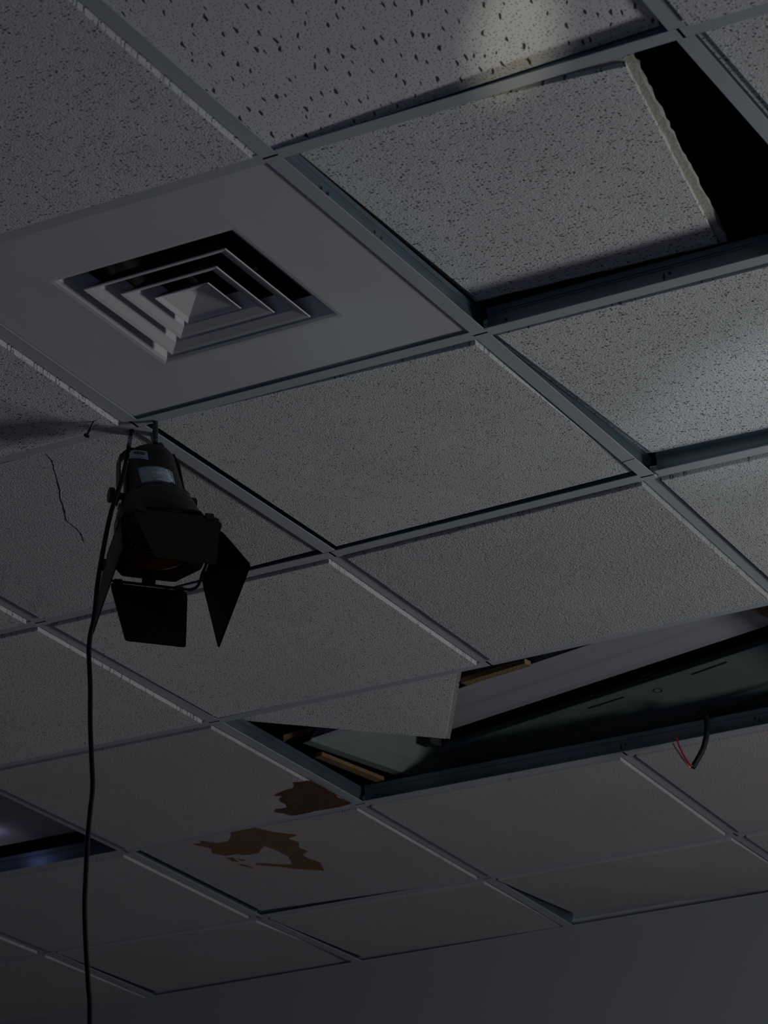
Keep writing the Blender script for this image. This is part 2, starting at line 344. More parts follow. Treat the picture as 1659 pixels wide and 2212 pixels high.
#       cell: (material, lifts NL NR FR FL, tegular, short, label)
TILES = {
 (2,0): ('tile_speck', (0,0,0,0), True, 'top-left corner', 'pinholed grey ceiling tile at the top left corner beside the fissured tile'),
 (1,0): ('fiss', (0,0,0.017,0.002), False, 'fissured tile', 'fissured ceiling tile with dark worm-like marks and a yellow patch of light'),
 (0,0): ('tile_speck', (0,0,0,0), True, 'top-right corner', 'pale ceiling tile at the top right corner above the dark opening'),
 (0,1): ('tile_speck', (0.022,0.006,0.004,0.022), True, 'right-edge tile', 'pinholed ceiling tile at the right edge, right of the dark opening'),
 (3,1): ('tile_speck', (0,0,0,0), True, 'screw tile', 'pinholed ceiling tile with a dark screw sticking out, left of the vent panel'),
 (2,2): ('tile', (0.012,0,0.013,0.010), True, 'tile below vent', 'large sanded ceiling tile directly beyond the vent panel, right of the lamp'),
 (1,2): ('tile_speck', (0.006,0.002,0.028,0.038), True, 'brightly lit tile', 'speckled lifted ceiling tile with a bright glow at the right picture edge'),
 (4,2): ('tile', (0,0,0,0), True, 'sliver at left', 'small sliver of ceiling tile at the left edge beside the cracked tile'),
 (3,2): ('tile_rough', (0,0.016,0.013,0.0), True, 'cracked tile', 'cracked ceiling tile behind the black stage lamp'),
 (4,3): ('tile', (0,0,0,0), True, 'left-edge tile', 'grey ceiling tile behind the hanging cord, left of the lower lamp leaf'),
 (3,3): ('tile', (0,0,0,0.005), True, 'tile before slipped one', 'ceiling tile right behind the lower barn door leaf, before the slipped tile'),
 (2,3): ('tile_rough', (0,0,0,0), True, 'coarse tile', 'coarse bright ceiling tile bordering the long open fixture bay'),
 (1,3): ('tile', (0,0,0,0), True, 'right tile below gap', 'smooth ceiling tile at the right edge between coarse tile and lifted bright tile'),
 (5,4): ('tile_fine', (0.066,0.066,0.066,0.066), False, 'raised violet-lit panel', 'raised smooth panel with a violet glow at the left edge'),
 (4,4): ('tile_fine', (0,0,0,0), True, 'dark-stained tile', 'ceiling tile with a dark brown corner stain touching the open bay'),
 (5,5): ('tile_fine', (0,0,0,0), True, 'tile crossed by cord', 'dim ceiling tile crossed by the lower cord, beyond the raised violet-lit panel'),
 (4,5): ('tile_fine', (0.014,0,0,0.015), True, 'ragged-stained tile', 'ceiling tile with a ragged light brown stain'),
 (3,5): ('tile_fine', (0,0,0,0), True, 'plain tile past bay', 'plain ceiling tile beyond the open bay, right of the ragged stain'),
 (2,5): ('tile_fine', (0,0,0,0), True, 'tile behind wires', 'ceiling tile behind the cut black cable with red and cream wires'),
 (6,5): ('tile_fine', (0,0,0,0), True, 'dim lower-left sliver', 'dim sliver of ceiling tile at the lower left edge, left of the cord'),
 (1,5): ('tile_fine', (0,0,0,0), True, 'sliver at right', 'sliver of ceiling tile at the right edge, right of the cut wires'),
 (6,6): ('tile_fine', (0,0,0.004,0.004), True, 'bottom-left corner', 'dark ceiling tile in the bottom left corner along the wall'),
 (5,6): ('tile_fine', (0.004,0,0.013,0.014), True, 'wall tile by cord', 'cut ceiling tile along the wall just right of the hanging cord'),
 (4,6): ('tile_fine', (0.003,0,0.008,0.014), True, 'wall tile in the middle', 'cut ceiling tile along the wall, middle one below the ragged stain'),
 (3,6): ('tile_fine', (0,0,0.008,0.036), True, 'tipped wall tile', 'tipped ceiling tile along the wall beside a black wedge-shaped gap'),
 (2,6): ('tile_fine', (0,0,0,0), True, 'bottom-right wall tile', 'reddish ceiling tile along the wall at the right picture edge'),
}
tiles = {}
for (L_, b), (mk, lf, teg, short, label) in TILES.items():
    Q = quad(L_, b)
    kw = {}
    if (L_, b) == (2, 2): kw['ins_sides'] = [0.0035, 0.0035, 0.0035, 0.010]; 
    if (L_, b) == (2, 3): kw['jag'] = 0.0012
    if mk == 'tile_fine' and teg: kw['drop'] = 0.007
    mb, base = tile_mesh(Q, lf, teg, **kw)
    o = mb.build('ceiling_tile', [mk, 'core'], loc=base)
    tag(o, label, 'ceiling tile', GT); tiles[(L_, b)] = o
# plain boarding for the cells the picture does not reach
q = MB()
for L_ in range(-2, 10):
    for b in range(-7, 7):
        if (L_, b) in TILES or (L_, b) in ((2,1),(1,1),(3,4),(2,4)): continue
        Q = [Vector((-L_*T, b*T, 0)), Vector((-(L_-1)*T, b*T, 0)), Vector((-(L_-1)*T, min((b+1)*T, WY) if b < 6 else WY, 0)), Vector((-L_*T, min((b+1)*T, WY) if b < 6 else WY, 0))]
        Q[0].x = max(Q[0].x, X0); Q[3].x = max(Q[3].x, X0); Q[1].x = min(Q[1].x, X1); Q[2].x = min(Q[2].x, X1)
        q.box((Q[0].x + 0.004, Q[0].y + 0.004, 0.001), (Q[1].x - 0.004, Q[2].y - 0.004, 0.016))
struct('ceiling', q, 'tile')

# ---------------------------------------------------------------- grid tees
FW, FH, WB = 0.012, 0.0012, 0.038
def tee_mesh(mb, p, q_, ext0=0.0, ext1=0.0, dz=0.0):
    d = (q_ - p).normalized(); p = p + d*ext0; q_ = q_ - d*ext1
    n = Vector((-d.y, d.x, 0))
    def bar(a0, a1, z0, z1, mi):
        r = [p + n*a0 + Vector((0, 0, z0)), p + n*a1 + Vector((0, 0, z0)), p + n*a1 + Vector((0, 0, z1)), p + n*a0 + Vector((0, 0, z1))]
        mb.prism(r, q_ - p, mi)
    bar(-FW, FW, -FH + dz, 0.0 + dz, 0)
    bar(-FW + 0.0008, FW - 0.0008, 0.0 + dz, 0.0005 + dz, 1)
    bar(-0.0008, 0.0008, 0.0005 + dz, WB - 0.009 + dz, 1)
    bar(-0.0022, 0.0022, WB - 0.013 + dz, WB - 0.0115 + dz, 1)
    bar(-0.0032, 0.0032, WB - 0.009 + dz, WB + dz, 1)
def tee(pts, label, ext=0.0, dz=0.0, name='grid_cross_tee', grp='white cross tees of the ceiling grid'):
    mb = MB()
    for i in range(len(pts)-1):
        tee_mesh(mb, pts[i], pts[i+1], ext if i == 0 else -0.002, ext if i == len(pts)-2 else -0.002, dz)
    c = (pts[0] + pts[-1])/2
    o = mb.build(name, ['white', 'galv'], loc=c); tag(o, label, 'ceiling grid bar', grp); return o
tees = {}
for a, lab in ((1, 'long white grid runner passing between the vent panel and the displaced tile'),
               (3, 'long white grid runner passing under the hanging cord to the stained tile corner'),
               (5, 'long white grid runner in the dim lower left corner')):
    pts = [node(a, b) for b in range(0 if a == 1 else (1 if a == 3 else 4), 8)]
    tees[('A', a)] = tee(pts, lab, name='grid_main_runner', grp='long main runners of the ceiling grid')
BL = {  # (row, left main, right main)
 (1,3,1): 'white cross tee between the top left pinholed tile and the vent panel',
 (1,1,-1): 'white cross tee along the near side of the displaced tile, catching yellow light',
 (2,3,1): 'white cross tee the black stage lamp hangs from, beyond the vent panel',
 (2,1,-1): 'white cross tee with bare steel web along the far side of the displaced tile',
 (3,5,3): 'short stub of white cross tee at the left edge, left of the cord',
 (3,3,1): 'white cross tee passing behind the lower barn door leaves',
 (3,1,-1): 'white cross tee with a loose end below the brightly lit lifted tile',
 (4,5,3): 'white cross tee behind the cord, left of the slipped tile',
 (4,3,1): 'white cross tee along the near side of the open bay, cutting across the slipped tile',
 (5,5,3): 'white cross tee crossed by the cord between the two stained tiles',
 (5,3,1): 'white cross tee with dark web the cut black cable hangs over',
 (6,7,5): 'faint stub of cross tee at the lower left edge',
 (6,5,3): 'dim cross tee beyond the ragged light brown stain',
 (6,3,1): 'dim cross tee between the tipped wall tile and the tile behind the wires',
}
for (b, l, r), lab in BL.items():
    mid = list(range(l, r-1, -1))
    tees[('B', b, l)] = tee([node(a, b) for a in mid], lab, ext=0.0185 if (b, l) == (3, 1) else 0.0125, dz=-0.0004 if b in (3,) else 0.0)
AL = {
 (0,0): 'short cross tee at the top right between the fissured and the pale tile',
 (0,1): 'short cross tee between the dark opening and the right-edge tile',
 (2,1): 'short cross tee along the left side of the vent panel',
 (2,2): 'short cross tee running down-right behind the lamp beside the cracked tile',
 (2,3): 'short cross tee with shadowed edge left of the coarse bright tile',
 (4,4): 'short cross tee between the raised violet-lit panel and the dark-stained tile',
 (4,5): 'short cross tee beside a thin black gap, left of the ragged stain',
 (2,5): 'short cross tee left of the cut cable and its wires',
 (4,6): 'short dim cross tee meeting the wall below the ragged stain',
 (2,6): 'short cross tee at the right edge beyond the wires',
 (6,6): 'short dim cross tee in the bottom left corner',
}
for (a, b), lab in AL.items():
    p, q_ = node(a, b), node(a, b+1)
    tees[('C', a, b)] = tee([p, q_], lab, ext=0.0128)
# punched slots in the bare webs
def slots(key, marks, plane, val, s=1):
    t = tees[key]
    for (px, py, kind) in marks:
        P = (unY if plane == 'y' else unX)(px, py, val); mb = MB()
        w_, h_ = (0.0028, 0.0028) if kind == 'o' else (0.0016, 0.007)
        ring = []
        for k in range(14):
            c_, s_ = math.cos(2*math.pi*k/14)*w_, math.sin(2*math.pi*k/14)*h_
            ring.append(P + (Vector((c_, 0, s_)) if plane == 'y' else Vector((0, c_, s_))))
        mb.prism(ring, (0, 0.0006, 0) if plane == 'y' else (-0.0006, 0, 0))
        o = mb.build('slot', 'dark', loc=t.location); o.location = (0, 0, 0); o.parent = t
yB2 = node(1, 2).y; yB5 = node(2, 5).y
slots(('B', 2, 1), [(1434, 598, 's'), (1447, 590, 'o'), (1093, 690, 'o')], 'y', yB2 - 0.0012)
slots(('B', 5, 3), [(1342, 1613, 's'), (1351, 1608, 'o'), (1640, 1554, 's'), (1630, 1552, 'o')], 'y', yB5 - 0.0012)
slots(('B', 5, 5), [(25, 1867, 's'), (34, 1863, 'o')], 'y', node(4, 5).y - 0.0012)
slots(('A', 1), [(695, 406, 'o'), (709, 418, 'o'), (810, 501, 'o'), (824, 514, 'o'), (921, 596, 'o'), (935, 608, 'o')], 'x', -0.6085 + 0.0012)

mb = MB(); a, b_ = un(1344, 998, -0.0013), un(1371, 990, -0.0013)
mb.prism([a, b_, b_ + Vector((0.0, 0.0016, 0)), a + Vector((0.0, 0.0016, 0))], (0, 0, -0.0003))
o = mb.build('splice_seam', 'dark', loc=tees[('A', 1)].location); o.location = (0, 0, 0); o.parent = tees[('A', 1)]
# ---------------------------------------------------------------- displaced tile in the dark opening
def slab(corners, thick, name, mats, label, cat, grp, teg=0.012, jagside=None, drop=0.008, n=40, jag=0.0016):
    """corners NL NR FR FL of the upper board's underside; face drops below it"""
    c = sum((Vector(p) for p in corners), Vector())/4
    e1 = (corners[1]-corners[0]); e2 = (corners[3]-corners[0]); nrm = e1.cross(e2).normalized()
    if nrm.z < 0: nrm = -nrm
    def ring(ins, off, jg):
        P = [Vector(p) for p in corners]
        pts = []
        for i in range(4):
            a, b_ = P[i], P[(i+1) % 4]
            a = a + (c - a).normalized()*ins*1.414; b_ = b_ + (c - b_).normalized()*ins*1.414
            for k in range(n):
                p = a.lerp(b_, k/n)
                if k and (jagside is None or i in jagside):
                    w_ = jg*(3.0 if random.random() < 0.08 else 1.0)
                    p = p + (p - c).normalized()*random.uniform(-w_, w_*0.9)
                pts.append(p + nrm*off)
        return pts
    rs = [ring(0, thick, jag*1.4), ring(0, thick*0.5, jag), ring(0, 0.0, jag), ring(teg, 0.0, jag*0.4), ring(teg, -drop + 0.001, jag*0.3), ring(teg + 0.001, -drop, 0)]
    m_ = len(rs[0]); vs = [p for r in rs for p in r]; fs = [tuple(range(m_))]; ms = [1]
    for i in range(len(rs)-1):
        for k in range(m_): fs.append((i*m_+k, i*m_+(k+1) % m_, (i+1)*m_+(k+1) % m_, (i+1)*m_+k)); ms.append(1 if i < 3 else 0)
    e = (len(rs)-1)*m_; fs.append(tuple(range(e, e+m_))[::-1]); ms.append(0)
    mb = MB(); mb.v, mb.f, mb.m = vs, fs, ms
    o = mb.build(name, mats, loc=c); tag(o, label, cat, grp); return o
zc = 0.052
NLc, NRc, FRc, FLc = un(596, 296, zc), un(1362, 118, zc), un(1572, 522, zc), un(1028, 652, zc)
slab([NLc, NRc, FRc, FLc], 0.012, 'ceiling_tile', ['tile_speck', 'core'],
     'displaced ceiling tile lying askew over the dark opening beside the vent panel', 'ceiling tile', GT, teg=0.012, jagside=(1, 2), drop=0.007)
# slipped tile over the long bay
P1, P2, P3 = un(540, 1557, 0.052), un(972, 1596, 0.014), un(997, 1457, 0.052)
e_b = (P1 - P2).normalized(); e_a = (P3 - P2); e_a = (e_a - e_b*e_a.dot(e_b)).normalized()
FR_, FL_, NR_, NL_ = P2, P2 + e_b*0.60, P2 + e_a*0.60, P2 + e_a*0.60 + e_b*0.60
slab([NL_, NR_, FR_, FL_], 0.011, 'ceiling_tile', ['tile', 'core'],
     'slipped ceiling tile with broken beige edge hanging into the long open bay', 'ceiling tile', GT, teg=0.009, jagside=(1, 2), drop=0.006, jag=0.0012)

# ---------------------------------------------------------------- stains, crack
def lift45(p):
    Q_ = quad(4, 5); u = (p.x - Q_[0].x)/(Q_[1].x - Q_[0].x); v = (p.y - Q_[0].y)/(Q_[3].y - Q_[0].y)
    return -0.0066 + (1-u)*(0.014*(1-v) + 0.015*v)
def patch(polypx, z, name, mk, parent, jag=0.0009, sub=4, thick=0.0004, label=None):
    pts = []
    n = len(polypx)
    zf = z if callable(z) else (lambda p: z)
    def onface(px, py):
        p = un(px, py, 0)
        for _ in range(4): p = un(px, py, zf(p))
        return p
    for i in range(n):
        a, b_ = onface(*polypx[i]), onface(*polypx[(i+1) % n])
        for k in range(sub):
            p = a.lerp(b_, k/sub)
            pts.append(p + Vector((random.uniform(-jag, jag), random.uniform(-jag, jag), 0)))
    bm = bmesh.new(); vs = [bm.verts.new(p - parent.location) for p in pts]
    for t in tessellate_polygon([[Vector((v.co.x, v.co.y, 0)) for v in vs]]):
        try: bm.faces.new([vs[i] for i in t])
        except ValueError: pass
    r = bmesh.ops.extrude_face_region(bm, geom=list(bm.faces))
    for v in [g for g in r['geom'] if isinstance(g, bmesh.types.BMVert)]: v.co.z -= thick
    bmesh.ops.recalc_face_normals(bm, faces=bm.faces)
    me = bpy.data.meshes.new(name); bm.to_mesh(me); bm.free(); me.materials.append(M[mk])
    o = bpy.data.objects.new(name, me); COL.objects.link(o); o.parent = parent
    if label: o['label'] = label
    return o
c1 = [(630,705),(715,698),(800,688),(905,745),(1005,805),(1040,838),(1165,893),(1080,918),(1000,935),(840,960),(720,990),(620,1003),(560,985),(470,970),(480,945),(580,930),(570,900),(530,880),(510,855),(540,828),(465,825),(480,808),(560,775),(640,755),(650,725)]
patch([(480 + x/4.1475, 1520 + y/4.1475) for x, y in c1], -0.0066, 'water_stain', 'stain2', tiles[(4, 4)], label='dark brown stain')
c2 = [(250,1300),(385,1277),(480,1300),(610,1315),(560,1335),(615,1355),(620,1385),(670,1405),(640,1420),(660,1440),(735,1465),(755,1510),(590,1500),(530,1490),(385,1477),(390,1468),(500,1475),(585,1475),(560,1430),(500,1400),(430,1375),(415,1390),(400,1415),(330,1425),(280,1420),(220,1430),(150,1415),(145,1390),(40,1365),(90,1360),(80,1345),(180,1360),(240,1350),(250,1325)]
patch([(400 + x/2.5136, 1280 + y/2.5136) for x, y in c2], lift45, 'water_stain', 'stain', tiles[(4, 5)], label='light brown ragged stain')
for cc in ([(225,1440),(260,1437),(290,1462),(262,1460)], [(280,1445),(330,1452),(310,1458)], [(285,1470),(330,1478),(375,1495),(345,1492),(300,1480)]):
    patch([(400 + x/2.5136, 1280 + y/2.5136) for x, y in cc], lift45, 'water_stain', 'stain', tiles[(4, 5)], sub=2, jag=0.0005)
ck = [(325,330),(352,362),(370,378),(380,410),(385,440),(402,492),(410,530),(430,600),(430,640),(448,700),(462,745),(470,805),(500,830),(545,865),(575,900),(590,930),(600,960)]
ck = [(x/3.318, 880 + y/3.318) for x, y in ck]
rg = [(x - 0.8 - random.random()*0.5, y) for x, y in ck] + [(x + 0.8 + random.random()*0.5, y) for x, y in ck[::-1]]
Q32 = quad(3, 2)
def lift_at(p):     # underside of the cracked tile where it hangs
    u = (p.x - Q32[0].x)/(Q32[1].x - Q32[0].x); v = (p.y - Q32[0].y)/(Q32[3].y - Q32[0].y)
    return -0.0074 + u*(0.016*(1-v) + 0.013*v)
patch(rg, lift_at, 'crack', 'dark', tiles[(3, 2)], jag=0.0006, sub=3, thick=0.0003)
# stain tile faces: follow the lifted face of the ragged-stained tile
Q45 = quad(4, 5)

# ---------------------------------------------------------------- vent panel with four-way diffuser
vc = Vector((-0.917, 0.914, 0))
root = empty('ceiling_vent', (vc.x, vc.y, 0.0), 'white square air vent with nested pyramid rings in a flat ceiling panel', 'air vent')
Q = quad(2, 1)
def sq(h, z, c=vc): return [Vector((c.x - h, c.y - h, z)), Vector((c.x + h, c.y - h, z)), Vector((c.x + h, c.y + h, z)), Vector((c.x - h, c.y + h, z))]
def rings_mesh(rs, mi=0, mb=None, mats=None):
    mb = mb or MB(); n = 4; vs = [p for r in rs for p in r]; fs = []
    for i in range(len(rs)-1):
        for k in range(n): fs.append((i*n+k, i*n+(k+1) % n, (i+1)*n+(k+1) % n, (i+1)*n+k))
    mb.add(vs, fs, mi); return mb
lf = (0.003,)*4
outer = [bil(Q, u, v) + Vector((0, 0, 0.0008 + l)) for (u, v), l in zip(((HALF*1.5, HALF*1.5), (1-HALF*1.5, HALF*1.5), (1-HALF*1.5, 1-HALF*1.5), (HALF*1.5, 1-HALF*1.5)), lf)]
fold = [p + Vector((0, 0, 0.012)) for p in outer]
mb = rings_mesh([fold, outer, sq(0.190, 0.0036), sq(0.158, 0.0030), sq(0.152, 0.0038), sq(0.147, 0.0065), sq(0.126, 0.034)])
o = mb.build('panel', 'panel', root, loc=root.location); 
for v in o.data.vertices: v.co -= root.location if False else Vector((0, 0, 0))
def fixroot(o, r): pass
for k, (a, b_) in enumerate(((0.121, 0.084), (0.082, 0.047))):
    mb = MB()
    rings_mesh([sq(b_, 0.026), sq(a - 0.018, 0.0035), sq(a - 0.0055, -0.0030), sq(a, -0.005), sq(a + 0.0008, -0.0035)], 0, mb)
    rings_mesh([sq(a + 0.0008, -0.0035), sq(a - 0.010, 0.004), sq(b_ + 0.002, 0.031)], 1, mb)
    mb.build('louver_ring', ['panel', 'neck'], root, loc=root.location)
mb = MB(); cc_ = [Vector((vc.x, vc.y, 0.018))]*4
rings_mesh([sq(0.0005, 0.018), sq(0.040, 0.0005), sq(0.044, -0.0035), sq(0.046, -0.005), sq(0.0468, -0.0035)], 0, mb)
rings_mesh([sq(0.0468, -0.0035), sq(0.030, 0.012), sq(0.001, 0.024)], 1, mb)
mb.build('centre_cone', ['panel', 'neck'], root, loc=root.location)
mb = rings_mesh([sq(0.131, 0.033), sq(0.131, 0.16), sq(0.001, 0.16)]); mb.build('duct_collar', 'neck', root, loc=root.location)
mb = MB(); mb.box((vc.x - 0.10, vc.y - 0.004, 0.026), (vc.x + 0.10, vc.y + 0.004, 0.030)); mb.box((vc.x - 0.004, vc.y - 0.10, 0.026), (vc.x + 0.004, vc.y + 0.10, 0.030))
mb.build('cross_brace', 'neck', root, loc=root.location)

# ---------------------------------------------------------------- fluorescent troffer lying askew above the bay
ya = math.radians(-14.0); U = Vector((math.cos(ya), math.sin(ya), 0)); V = Vector((-math.sin(ya), math.cos(ya), 0))
def tv(u, v, z): return U*u + V*v + Vector((0, 0, z))
u0, u1, v0, v1 = -2.443, -1.225, 2.262, 2.875
root = empty('fluorescent_fixture', tv((u0+u1)/2, (v0+v1)/2, 0.052), 'long fluorescent light housing lying askew above the open bay', 'light fixture')
RL = root.location
def tbuild(mb, name, mats, label=None, smooth=False): return mb.build(name, mats, root, loc=RL, label=label, smooth=smooth)
def tprof(prof, ua, ub, mi=0, mb=None, thick=0.0012):
    """sheet with cross profile (v,z) running from ua to ub"""
    mb = mb or MB(); n = len(prof)
    vs = [tv(ua, v, z) for v, z in prof] + [tv(ub, v, z) for v, z in prof] + [tv(ua, v, z + thick) for v, z in prof] + [tv(ub, v, z + thick) for v, z in prof]
    fs = []
    for i in range(n-1):
        fs.append((i, i+1, n+i+1, n+i)); fs.append((2*n+i, 3*n+i, 3*n+i+1, 2*n+i+1))
        fs.append((i, 2*n+i, 2*n+i+1, i+1)); fs.append((n+i, n+i+1, 3*n+i+1, 3*n+i))
    fs.append((0, n, 3*n, 2*n)); fs.append((n-1, 3*n-1, 4*n-1, 2*n-1))
    mb.add(vs, fs, mi); return mb
# housing shell: top sheet, near and far side walls with rims
mb = MB()
tprof([(v0, 0.060), (v0 + 0.018, 0.060), (v0 + 0.024, 0.10), (v0 + 0.06, 0.158), (2.500, 0.158)], u0 + 0.02, u1, 0, mb)
tbuild(mb, 'housing', 'reflector')
# left end plate with inward rim
mb = MB()
mb.prism([tv(u0, v0, 0.056), tv(u0 + 0.022, v0, 0.056), tv(u0 + 0.050, v0, 0.082), tv(u0 + 0.058, v0, 0.158), tv(u0 + 0.056, v0, 0.159), tv(u0 + 0.045, v0, 0.085), tv(u0 + 0.020, v0, 0.058), tv(u0, v0, 0.058)], V*(v1 - v0))
tbuild(mb, 'end_plate', 'housing')
# far side wing: greenish sheet with knockout, seen through the bay
mb = MB(); tprof([(2.636, 0.135), (2.628, 0.120), (2.634, 0.116), (2.72, 0.104), (2.855, 0.064), (2.875, 0.060)], u0 + 0.055, u1, 0, mb)
tbuild(mb, 'side_wing', 'housing', label='greenish grey side sheet')
def wing_z(v): return 0.116 + (v - 2.634)/(2.72 - 2.634)*(-0.012) if v < 2.72 else 0.104 - (v - 2.72)/(0.135)*0.040
def on_wing(px, py):
    z = 0.1
    for _ in range(12):
        p = un(px, py, z); v = p.dot(V); z = wing_z(v)
    return p
kp = on_wing(1421, 1491); mb = MB(); R1, R2, sg = 0.0095, 0.0082, 28
for k in range(sg):
    a0, a1 = 2*math.pi*k/sg, 2*math.pi*(k+1)/sg
    def rp(r, a, z): 
        d = U*math.cos(a)*r + V*math.sin(a)*r; v = (kp + d).dot(V); return Vector(((kp + d).x, (kp + d).y, wing_z(v) + z))
    mb.add([rp(R1, a0, -0.0004), rp(R1, a1, -0.0004), rp(R2, a1, -0.0004), rp(R2, a0, -0.0004), rp(R1, a0, -0.0009), rp(R1, a1, -0.0009), rp(R2, a1, -0.0009), rp(R2, a0, -0.0009)],
           [(0, 1, 2, 3), (7, 6, 5, 4), (0, 4, 5, 1), (2, 6, 7, 3)])
tbuild(mb, 'knockout', 'dark')
for (a, b_) in (((1272, 1529), (1348, 1505)), ((1495, 1456), (1571, 1429)), ((1385, 1460), (1405, 1454))):
    A_, B_ = on_wing(*a), on_wing(*b_); mb = MB(); w_ = V*0.0022
    mb.prism([A_ - w_ + Vector((0, 0, -0.0016)), B_ - w_ + Vector((0, 0, -0.0016)), B_ + w_ + Vector((0, 0, -0.0016)), A_ + w_ + Vector((0, 0, -0.0016))], (0, 0, 0.001))
    tbuild(mb, 'slot', 'dark')
# ballast cover: long bent white sheet
prof = [(2.290 + 0.115*math.sin(math.radians(a)), 0.155 - 0.061*(1 - math.cos(math.radians(a)))) for a in range(0, 91, 9)]
prof = [(2.405 - 0.115*math.cos(math.radians(a)), 0.152 - 0.058*math.sin(math.radians(a))) for a in range(0, 91, 9)] + [(2.425, 0.0955), (2.440, 0.0945), (2.470, 0.0905), (2.496, 0.093), (2.511, 0.101), (2.514, 0.112), (2.514, 0.156)]
mb = MB(); tprof(prof, u0 + 0.21, u1, 0, mb); tbuild(mb, 'ballast_cover', 'reflector', label='long white ballast cover')
# end of the cover and lamp holders
mb = MB(); mb.prism([tv(u0 + 0.21, v, z) for v, z in prof], U*0.0015); tbuild(mb, 'cover_end', 'housing')
for vv in (2.40, 2.575):
    mb = MB(); mb.box((-0.009, -0.018, 0.0), (0.009, 0.018, 0.050)); 
    mb.v = [tv(u0 + 0.085, vv, 0.108) + U*p.x + V*p.y + Vector((0, 0, p.z)) for p in mb.v]
    tbuild(mb, 'lamp_holder', 'neck')
pk = un(921, 1640, 0.11); mb = MB()
mb.lathe([(0.0055, 0.0), (0.011, -0.001), (0.0125, -0.006), (0.010, -0.008), (0.006, -0.005), (0.0055, 0.0)], 18)
mb.v = [p + Vector((pk.x, pk.y, 0.112)) for p in mb.v]; tbuild(mb, 'cable_bushing', 'housing')

# timber battens and foam seen in the bay
def bar3(a, b_, w_, h_, name, mat, label, cat):
    a, b_ = Vector(a), Vector(b_); d = (b_ - a).normalized(); n = Vector((-d.y, d.x, 0)).normalized(); c = (a + b_)/2; mb = MB()
    mb.prism([a - n*w_/2, a + n*w_/2, a + n*w_/2 + Vector((0, 0, h_)), a - n*w_/2 + Vector((0, 0, h_))], b_ - a)
    o = mb.build(name, mat, loc=c); tag(o, label, cat); return o
bar3(un(612, 1600, 0.070), un(735, 1566, 0.105), 0.016, 0.010, 'timber_offcut', 'wood', 'thin timber offcut lying above the left corner of the open bay', 'wood strip')
bar3(un(688, 1634, 0.042), un(822, 1688, 0.042), 0.020, 0.008, 'timber_batten', 'wood', 'raw timber batten beside the steel web at the left end of the bay', 'wood strip')
bar3(un(1002, 1478, 0.045), un(1140, 1436, 0.045), 0.020, 0.010, 'foam_strip', 'foam', 'yellow foam strip squeezed above the near tee of the open bay', 'foam strip')
bar3(un(1640, 1308, 0.055), un(1700, 1330, 0.06), 0.06, 0.03, 'foam_block', 'foam', 'brown foam lump at the right end of the open bay', 'foam strip')

# cut black cable with two bared wires
root = empty('cut_cable', unY(1525, 1560, 3.03), 'cut black cable with red and cream wires hanging over the bay tee', 'cable')
RLc = root.location
yc = 3.005
pts = [un(1760, 1466, 0.075), un(1659, 1506, 0.062), un(1600, 1527, 0.055), un(1548, 1544, 0.050), unY(1503, 1572, 3.060), unY(1502, 1566, 3.060), unY(1510, 1543, 3.052), unY(1518, 1537, 3.035), unY(1525, 1550, 3.015), unY(1527, 1580, yc), unY(1520, 1614, yc - 0.003), unY(1507, 1640, yc - 0.005), unY(1496, 1659, yc - 0.008)]
mb = MB(); sp = smoothpath(pts[:4], 5)[:-1]
mb.tube(smoothpath(pts[:4] + [pts[5]], 6), 0.0042, 12)
mb.build('lead', 'rubber2', root, loc=RLc)
mb = MB(); pp = smoothpath(pts[5:], 6); mb.tube(pp, 0.0058, 14); mb.build('jacket', 'rubber2', root, loc=RLc, smooth=True)
E0 = unY(1493, 1657, yc - 0.016)
w1 = [unY(1491, 1658, yc - 0.016), unY(1477, 1642, yc - 0.02), unY(1468, 1628, yc - 0.02), unY(1460, 1617, yc - 0.02)]
w2 = [unY(1495, 1656, yc - 0.016), unY(1484, 1643, yc - 0.022), unY(1475, 1628, yc - 0.022), unY(1468, 1613, yc - 0.022), unY(1462, 1597, yc - 0.022), unY(1457, 1594, yc - 0.022)]
mb = MB(); mb.tube(smoothpath(w1, 5), 0.0019, 10); mb.build('wire', 'cream', root, loc=RLc, smooth=True, label='cream wire')
mb = MB(); mb.tube(smoothpath(w2, 5), 0.0019, 10); mb.build('wire', 'red', root, loc=RLc, smooth=True, label='red wire')
for a, b_ in (((1460, 1617), (1453, 1605)), ((1457, 1594), (1448, 1580))):
    A_, Bt = unY(*a, yc - 0.021), unY(*b_, yc - 0.021)
    mb = MB()
    for k in range(4):
        ph = k*math.pi/2; path = []
        for j in range(10):
            t = j/9; path.append(A_.lerp(Bt, t) + Vector((math.cos(ph + t*7)*0.0008, math.sin(ph + t*7)*0.0008, math.sin(ph + t*7)*0.0003)))
        mb.tube(path, 0.0006, 6)
    mb.build('copper_end', 'copper', root, loc=RLc)

# dark screw sticking out of the tile
p0, p1 = un(203, 910, -0.007), None
fh = np.array([RC[2][0], RC[2][1], 0]); fh /= np.linalg.norm(fh)
p1 = unP(187, 941, np.array(p0) - fh*0.004, fh)
d = (p1 - p0).normalized()
mb = MB(); n_ = 26
mb.tube([p0.lerp(p1, i/n_) for i in range(n_ + 1)], [0.0017 + (0.0004 if i % 2 else 0) for i in range(n_ + 1)], 10)
o = mb.build('screw', 'steel', loc=p0); tag(o, 'dark screw sticking down from the ceiling tile left of the lamp', 'screw')
mb = MB(); mb.tube([p1 - d*0.003, p1 - d*0.0012, p1 + d*0.0008, p1 + d*0.0015], [0.002, 0.0046, 0.0050, 0.0035], 16)
mb.v = [v - p0 for v in mb.v]; h_ = mesh_obj('screw_head', mb.v, mb.f, 'steel', o)

